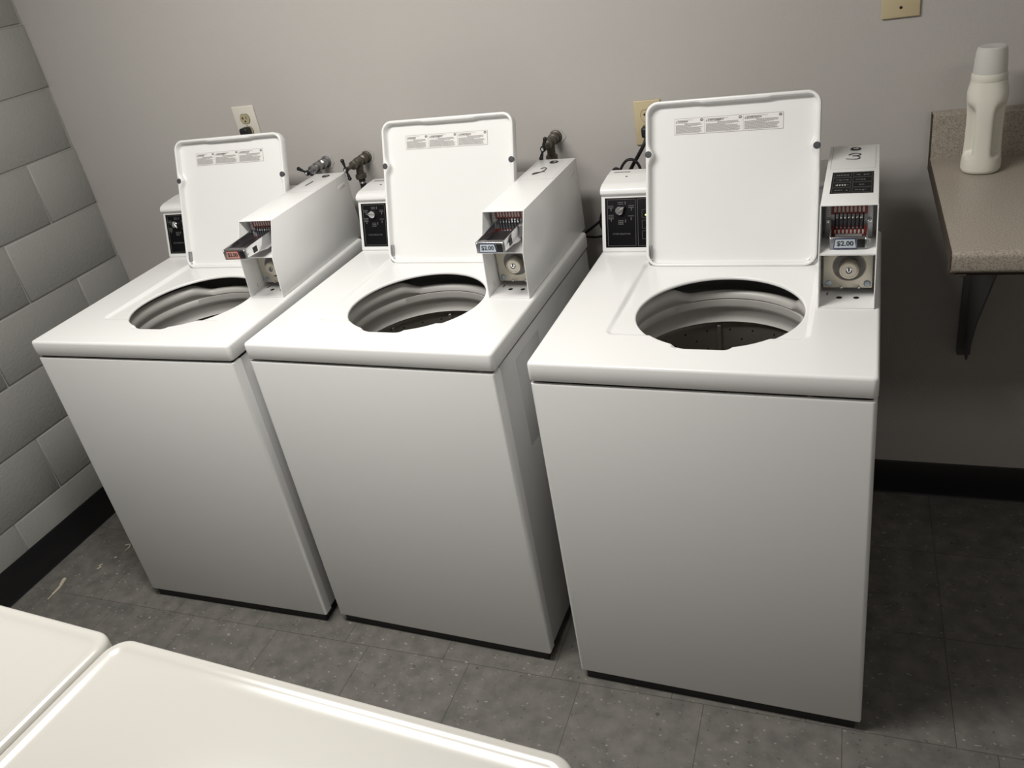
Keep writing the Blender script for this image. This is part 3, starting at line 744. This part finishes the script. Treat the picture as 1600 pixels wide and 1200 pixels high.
# ------------------------------------------------------------------ dryers in the foreground
def dryer(loc, rz, label):
    r = empty('dryer', loc, rz); tag(r, label, 'dryer', 'appliances with flat white tops in the foreground')
    w_, d_, zt = 0.686, 0.70, 0.92
    q = MB()
    # worktop with rolled edge and a shallow raised border; local y=0 is the edge facing the washers, machine extends to -y
    def outl(ins, r_):
        rr = max(r_ - ins, 0.004); pts = []
        x0, x1, y0, y1 = ins, w_ - ins, -d_ + ins, -ins
        for cx_, cy_, a in ((x1 - rr, y1 - rr, 0), (x0 + rr, y1 - rr, PI / 2), (x0 + rr, y0 + rr, PI), (x1 - rr, y0 + rr, 1.5 * PI)):
            pts += [(cx_ + rr * math.cos(a + PI / 2 * k / 10), cy_ + rr * math.sin(a + PI / 2 * k / 10)) for k in range(11)]
        return pts
    spec = [(0.02, zt - 0.040), (0.003, zt - 0.040), (0.0005, zt - 0.038), (0.0, zt - 0.035), (0.0, zt - 0.011), (0.0008, zt - 0.0065), (0.003, zt - 0.0028), (0.0065, zt - 0.0006), (0.010, zt), (0.0150, zt - 0.0002), (0.019, zt - 0.0014), (0.025, zt - 0.0026), (0.034, zt - 0.003), (0.09, zt - 0.0031)]
    rings = [[(x, y, z) for x, y in outl(i, 0.034)] for i, z in spec]
    n = len(rings[0]); vs = [p for g in rings for p in g]; fs = []
    for j in range(len(rings) - 1):
        for i in range(n): fs.append((j * n + i, j * n + (i + 1) % n, (j + 1) * n + (i + 1) % n, (j + 1) * n + i))
    fs.append([(len(rings) - 1) * n + i for i in range(n)])
    q.add(vs, fs, 'enamel_dry'); q.build('worktop', r, angle=60)
    q = MB(); q.box((0.004, -d_ + 0.004, 0.03), (w_ - 0.004, -0.008, zt - 0.041), 'enamel_body', 0.008, 3); q.build('cabinet', r)
    q = MB(); q.box((0.11, -0.010, 0.20), (w_ - 0.11, 0.004, 0.70), 'enamel_body', 0.006, 3)
    do = q.build('door', r)
    q = MB(); q.box((0.125, 0.004, 0.41), (0.145, 0.010, 0.49), 'steel', 0.003); q.build('handle', do)
    for x, y in ((0.05, -0.05), (w_ - 0.05, -0.05), (0.05, -d_ + 0.05), (w_ - 0.05, -d_ + 0.05)):
        q = MB(); q.lathe([(0.018, 0), (0.018, 0.01), (0.006, 0.013), (0.006, 0.032)], 'rubber', 14, Matrix.Translation((x, y, 0)), cap=True); q.build('leg', r)
rzD = -0.0590
oD = Vector((1.5695, -1.6265, 0)); xd = Vector((math.cos(rzD), math.sin(rzD), 0))
dryer(tuple(oD), rzD, 'white appliance nearest the camera, its flat top filling the bottom of the view')
dryer(tuple(oD - xd * 0.6885), rzD, 'white appliance at the lower left corner, to the left of the seam')

# ------------------------------------------------------------------ wall counter
XC, CD, CT = 2.6813, -0.592, 1.0262; XR = ROOM_X - 0.001
r = empty('wall_counter', (XC, 0, CT)); tag(r, 'speckled beige laminate counter fixed to the wall right of the washers', 'counter')
T = Matrix.Translation((-XC, 0, -CT))
q = MB()
prof = [(-0.0005, CT)]
prof = [(-0.021, CT), (CD + 0.012, CT)] + [(CD + 0.012 - 0.012 * math.sin(a), CT - 0.012 + 0.012 * math.cos(a)) for a in [PI / 2 * k / 6 for k in range(1, 7)]]
prof += [(CD, CT - 0.034)] + [(CD + 0.010 - 0.010 * math.cos(a), CT - 0.034 - 0.010 * math.sin(a)) for a in [PI / 2 * k / 6 for k in range(1, 7)]]
prof += [(CD + 0.035, CT - 0.044), (CD + 0.035, CT - 0.030), (-0.0005, CT - 0.030), (-0.0005, CT)]
q.prism(prof, XC + 0.002, XR, 'x', 'laminate', T=T); q.build('counter_top', r, angle=40)
q = MB(); q.prism([(-0.0005, CT), (-0.021, CT), (-0.0200, CT + 0.004), (-0.0200, CT + 0.098), (-0.017, CT + 0.1055), (-0.012, CT + 0.1085), (-0.0005, CT + 0.1085)], XC + 0.001, XR, 'x', 'laminate', T=T); q.build('backsplash', r, angle=50)
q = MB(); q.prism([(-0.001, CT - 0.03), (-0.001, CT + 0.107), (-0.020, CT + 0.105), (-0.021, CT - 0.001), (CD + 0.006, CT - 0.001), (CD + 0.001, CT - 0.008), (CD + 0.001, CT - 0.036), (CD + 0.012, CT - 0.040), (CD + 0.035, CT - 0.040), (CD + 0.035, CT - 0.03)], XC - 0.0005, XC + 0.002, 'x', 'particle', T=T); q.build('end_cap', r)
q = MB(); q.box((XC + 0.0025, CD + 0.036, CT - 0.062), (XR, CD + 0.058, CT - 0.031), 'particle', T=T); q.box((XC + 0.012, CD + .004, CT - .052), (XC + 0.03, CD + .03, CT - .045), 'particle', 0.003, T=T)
q.build('underside_strip', r)
for bx0 in (2.782, 3.80):
    r = empty('counter_bracket', (bx0, 0, 0.488)); tag(r, 'grey wall bracket under the counter near its open end' if bx0 < 3 else 'grey wall bracket under the far end of the counter, out past the right edge', 'bracket')
    T = Matrix.Translation((-bx0, 0, -0.488))
    q = MB(); q.box((bx0, -0.022, 0.488), (bx0 + 0.032, -0.0005, CT - 0.031), 'gusset', 0.002, T=T); q.build('wall_plate', r)
    q = MB(); q.box((bx0, -0.50, CT - 0.052), (bx0 + 0.032, -0.024, CT - 0.0315), 'gusset', 0.002, T=T); q.build('arm', r)
    q = MB(); q.prism([(-0.0225, 0.505), (-0.0225, CT - 0.053), (-0.44, CT - 0.053), (-0.17, 0.66), (-0.075, 0.505)], bx0 + 0.014, bx0 + 0.018, 'x', 'gusset', T=T); q.build('gusset_plate', r)

# ------------------------------------------------------------------ detergent bottle
def bottle():
    bx_, by_ = 2.779, -0.112
    r = empty('detergent_bottle', (bx_, by_, CT)); r.rotation_euler = (0, 0, math.radians(-8))
    tag(r, 'white plastic detergent bottle with clear cap standing on the counter', 'bottle')
    prof = [(0.0, 0.030, 0.036), (0.002, 0.0385, 0.048), (0.007, 0.0405, 0.051), (0.02, 0.0405, 0.051), (0.032, 0.0385, 0.050), (0.05, 0.0372, 0.0485), (0.075, 0.0365, 0.047), (0.10, 0.0362, 0.046), (0.13, 0.0368, 0.0455), (0.148, 0.0385, 0.044),
            (0.162, 0.0400, 0.042), (0.172, 0.0402, 0.040), (0.182, 0.0385, 0.038), (0.190, 0.0365, 0.0365), (0.196, 0.0355, 0.0355)]
    n = 72; vs = []; fs = []
    # resample vertically
    P = []
    for i in range(len(prof) - 1):
        for k in range(4):
            t = k / 4; P.append(tuple(prof[i][j] * (1 - t) + prof[i + 1][j] * t for j in range(3)))
    P.append(prof[-1])
    for z, a, d in P:
        win = sstep(0.034, 0.046, z) * sstep(0.158, 0.122, z)
        for k in range(n):
            th = 2 * PI * k / n
            c, s = math.cos(th), math.sin(th)
            e = 2.4
            rr = (abs(c / a) ** e + abs(s / d) ** e) ** (-1 / e)
            fr = (th - 1.5 * PI + PI) % (2 * PI) - PI       # angle from the side that faces the room
            g = math.exp(-((abs(fr) - 0.86) / 0.36) ** 4)
            rr *= 1 - 0.46 * g * win
            vs.append((rr * c, rr * s, z))
    m_ = len(P)
    for j in range(m_ - 1):
        for k in range(n): fs.append((j * n + k, j * n + (k + 1) % n, (j + 1) * n + (k + 1) % n, (j + 1) * n + k))
    fs.append([k for k in range(n)][::-1]); fs.append([(m_ - 1) * n + k for k in range(n)])
    MB().add(vs, fs, 'bottle').build('body', r, angle=70)
    MB().lathe([(0.0345, 0.196), (0.0355, 0.198), (0.0350, 0.210), (0.0340, 0.213), (0.031, 0.2135), (0.0308, 0.213)], 'bottle', 40).build('collar', r)
    MB().lathe([(0.0330, 0.2135), (0.0320, 0.235), (0.0300, 0.258), (0.0285, 0.2640), (0.0250, 0.2665), (0.010, 0.2655), (0.0001, 0.2650)], 'cap', 40).build('cap', r)
    q = MB()
    vs = []; fs = []
    for j in range(9):
        z = 0.05 + j * 0.0135
        for k in range(13):
            th = PI * (0.72 + 0.40 * k / 12)
            a, d = 0.0376, 0.0470; c, s = math.cos(th), math.sin(th); e = 2.4
            rr = (abs(c / a) ** e + abs(s / d) ** e) ** (-1 / e) + 0.0007; vs.append((rr * c, rr * s, z))
    for j in range(8):
        for k in range(12): fs.append((j * 13 + k, j * 13 + k + 1, (j + 1) * 13 + k + 1, (j + 1) * 13 + k))
    return r
bottle()

# ------------------------------------------------------------------ outlets and plates on the back wall
def plate(q, w_, h_, m):
    q.box((-w_ / 2, -0.006, -h_ / 2), (w_ / 2, -0.0005, h_ / 2), m, 0.0022, 3)
def receptacle(cz, m, ink='slot'):
    q = MB(); T = frame((0, -0.006, cz), (1, 0, 0), (0, 0, 1))
    pts = []
    for k in range(32):
        a = 2 * PI * k / 32; x, y = 0.0175 * math.cos(a), 0.0175 * math.sin(a); pts.append((x, max(min(y, 0.0145), -0.0145)))
    q.prism([(p[0] * 1.06, p[1] * 1.06) for p in pts], 0.0, 0.0006, 'z', 'particle', T=T)
    q.prism(pts, 0.0, 0.0022, 'z', m, T=T)
    q.box((-0.0075, -0.001, .0022), (-0.0050, 0.0070, .0026), ink, T=T); q.box((0.0050, 0.0000, .0022), (0.0072, 0.0068, .0026), ink, T=T)
    q.box((-0.0105, 0.0015, .0022), (-0.006, 0.0040, .0026), ink, T=T)
    q.lathe([(0.0030, 0.0024), (0.0001, 0.0026)], ink, 12, T @ Matrix.Translation((0, -0.0075, 0)))
    return q
r = empty('wall_outlet', (0.7475, 0, 1.2515)); tag(r, 'white wall outlet plate above the lid of the left washer', 'outlet')
q = MB(); plate(q, 0.081, 0.117, 'ivory'); q.sphere((0, -0.0065, 0.0), 0.0028, 'recept', sc=(1, .5, 1)); q.build('cover_plate', r)
receptacle(0.0195, 'recept').build('receptacle', r); receptacle(-0.0195, 'recept').build('receptacle', r)
r = empty('wall_outlet', (2.0085, 0, 1.161)); tag(r, 'almond wall outlet plate behind the lid of the right washer', 'outlet')
q = MB(); plate(q, 0.071, 0.116, 'almond'); q.build('cover_plate', r)
receptacle(0.0195, 'almond').build('receptacle', r); receptacle(-0.0195, 'almond').build('receptacle', r)
r = empty('blank_wall_plate', (2.6025, 0, 1.4095)); tag(r, 'almond cover plate high on the wall above the counter end', 'cover plate')
q = MB(); plate(q, 0.080, 0.115, 'almond'); q.build('cover_plate', r)
q = MB(); q.sphere((0, -0.006, -0.0355), 0.0034, 'iron', sc=(1, .5, 1)); q.build('screw', r)

# ------------------------------------------------------------------ cords
def cord(name, pts, rad, label, plug=None):
    o0 = Vector(pts[0]); r = empty(name, tuple(o0)); tag(r, label, 'power cord')
    q = MB(); q.tube([Vector(p) - o0 for p in pts], rad, 'cord', 10, res=8); q.build('cable', r)
    if plug:
        q = MB(); q.box((-0.015, -0.032, -0.0145), (0.015, -0.003, 0.0145), 'cord', 0.007, 3, T=Matrix.Translation(Vector(plug) - o0)); q.build('plug', r)
    return r
cord('power_cord', [(0.750, -0.030, 1.2265), (0.752, -0.048, 1.205), (0.756, -0.036, 1.15), (0.77, -0.02, 1.06), (0.78, -0.02, 0.96), (0.79, -0.02, 0.6)], 0.0042,
     'black power cord plugged into the white outlet behind the left washer', (0.746, -0.003, 1.2330))
cord('power_cord', [(2.010, -0.035, 1.136), (2.004, -0.052, 1.118), (1.985, -0.05, 1.088), (1.966, -0.046, 1.060), (1.950, -0.042, 1.030), (1.947, -0.042, 1.000), (1.952, -0.040, 0.93), (1.965, -0.03, 0.7)], 0.0050,
     'black power cord hanging from the almond outlet behind the right washer', (2.0085, -0.003, 1.1415))
cord('cord_coil', [(1.974, -0.068, 1.005), (1.992, -0.068, 1.050), (1.980, -0.068, 1.080), (1.957, -0.068, 1.082), (1.937, -0.068, 1.055), (1.927, -0.068, 1.010), (1.924, -0.068, 0.980), (1.912, -0.068, 1.005), (1.911, -0.068, 1.040), (1.924, -0.068, 1.062), (1.942, -0.068, 1.050), (1.954, -0.068, 1.020), (1.935, -0.068, 0.95), (1.885, -0.045, 0.925), (1.835, -0.045, 0.890), (1.78, -0.04, 0.85)], 0.0038,
     'loops of black cord showing above the console of the right washer')
cord('cord_coil', [(1.90, -0.022, 0.96), (1.875, -0.022, 0.945), (1.857, -0.022, 0.915), (1.853, -0.022, 0.885), (1.868, -0.022, 0.870), (1.885, -0.022, 0.885), (1.882, -0.022, 0.92), (1.895, -0.022, 0.93), (1.88, -0.022, 0.868), (1.840, -0.022, 0.852), (1.80, -0.022, 0.855)], 0.0034,
     'hanging black cord loop in the gap between middle and right washer')

# ------------------------------------------------------------------ water valves
def valve(x, z, mx, reach, bar_ang, hose, label, tilt=0.0, drop=0.05, bar=0.027):
    r = empty('water_valve', (x, 0, z)); tag(r, label, 'valve', 'hose taps on the back wall')
    q = MB(); fy = lambda d: frame((0, 0, 0), (1, 0, 0), (0, 0, 1))
    T = fy(0) @ Matrix.Rotation(tilt, 4, 'X')
    q.lathe([(0.0185, 0.0006), (0.0175, 0.004), (0.0130, 0.006), (0.0125, 0.02), (0.0155, 0.022), (0.0155, 0.034), (0.0120, 0.037), (0.0120, 0.044), (0.0150, 0.048), (0.0155, 0.058), (0.0148, 0.064), (0.0105, 0.069), (0.0100, 0.076), (0.0132, 0.0775), (0.0132, 0.087), (0.0090, 0.089), (0.0085, 0.094), (0.0060, 0.095), (0.0055, reach)], mx, 20, T, cap=True)
    q.build('valve_body', r)
    q = MB(); q.tube([(0, -0.052, -0.004), (0, -0.056, -0.022), (0, -0.058, -0.034)], 0.0115, mx, 14)
    q.lathe([(0.013, 0), (0.0165, 0.003), (0.0165, 0.014), (0.013, 0.017)], 'bronze', 12, Matrix.Translation((0, -0.058, -0.050)), cap=True); q.build('outlet_spout', r)
    q = MB(); c, s = math.cos(bar_ang), math.sin(bar_ang)
    yb = -reach * math.cos(tilt); zb = -reach * math.sin(tilt) * -1 if tilt else 0
    q.sphere((0, yb, zb), 0.0085, 'iron', sc=(1, 1, 1))
    q.sphere((0, yb - 0.006, zb), 0.0042, 'chrome')
    for sg in (1, -1):
        pts = [(sg * k * c, yb, zb + sg * k * s) for k in (0.004, bar * .4, bar * .75, bar)]
        q.tube(pts, [0.0032, 0.0034, 0.0046, 0.0058], 'iron', 10, res=3)
        q.sphere((sg * bar * c, yb, zb + sg * bar * s), 0.0060, 'iron')
    q.build('handle', r)
    q = MB(); q.tube([(0, -0.058, -0.050), (0.002, -0.058, -0.075), (0.008, -0.055, -0.13), (0.012, -0.05, -0.25), (0.012, -0.05, -0.45)], 0.0098, 'cord', 12)
    for dz in (-0.062, -0.078): q.lathe([(0.0112, 0), (0.0112, 0.005)], 'chrome' if dz > -.07 else 'steel', 14, Matrix.Translation((0.0015, -0.058, dz)), cap=True)
    q.build('hose', r)
    q = MB(); rnd = random.Random(int(x * 100))
    pts = [((0.0215 + rnd.uniform(-.001, .005)) * math.cos(a), (0.0205 + rnd.uniform(-.001, .004)) * math.sin(a) + 0.001) for a in [2 * PI * k / 20 for k in range(20)]]
    q.prism(pts, 0.0002, 0.0016, 'z', 'spackle', T=frame((0.003, 0, 0), (1, 0, 0), (0, 0, 1))); q.build('plaster_patch', r)
valve(0.995, 1.118, 'steel', 0.112, math.radians(-28), True, 'dull steel water valve above the coin box of the left washer', bar=0.030)
valve(1.141, 1.124, 'bronze', 0.128, math.radians(100), True, 'bronze water valve with black hose between the left and middle washers')
valve(1.749, 1.142, 'bronze', 0.118, math.radians(70), True, 'bronze water valve above the coin box of the middle washer')

# ------------------------------------------------------------------ scraps on the floor
def scrap(pts, rads, label):
    o0 = Vector((pts[0][0], pts[0][1], 0)); q = MB()
    q.tube([Vector((p[0], p[1], 0.0022)) - o0 for p in pts], rads, 'lint', 8)
    o = q.build('lint_scrap'); o.location = o0; o.scale = (1, 1, 0.9); tag(o, label, 'lint scrap', 'scraps of lint on the floor by the block wall')
scrap([(0.100, -0.809), (0.106, -0.826), (0.114, -0.845), (0.116, -0.870), (0.119, -0.900)], [0.0065, 0.006, 0.0045, 0.004, 0.002], 'largest pale lint scrap on the floor, long and pointed')
scrap([(0.186, -0.724), (0.180, -0.733), (0.190, -0.738), (0.184, -0.748)], 0.0022, 'small crooked lint scrap midway between long scrap and left washer')
scrap([(0.198, -0.628), (0.212, -0.622), (0.222, -0.634), (0.219, -0.655)], [0.003, 0.003, 0.003, 0.002], 'hooked lint scrap touching the foot of the left washer')
scrap([(0.206, -0.690), (0.212, -0.684)], 0.0028, 'tiny lint speck just in front of the hooked scrap')
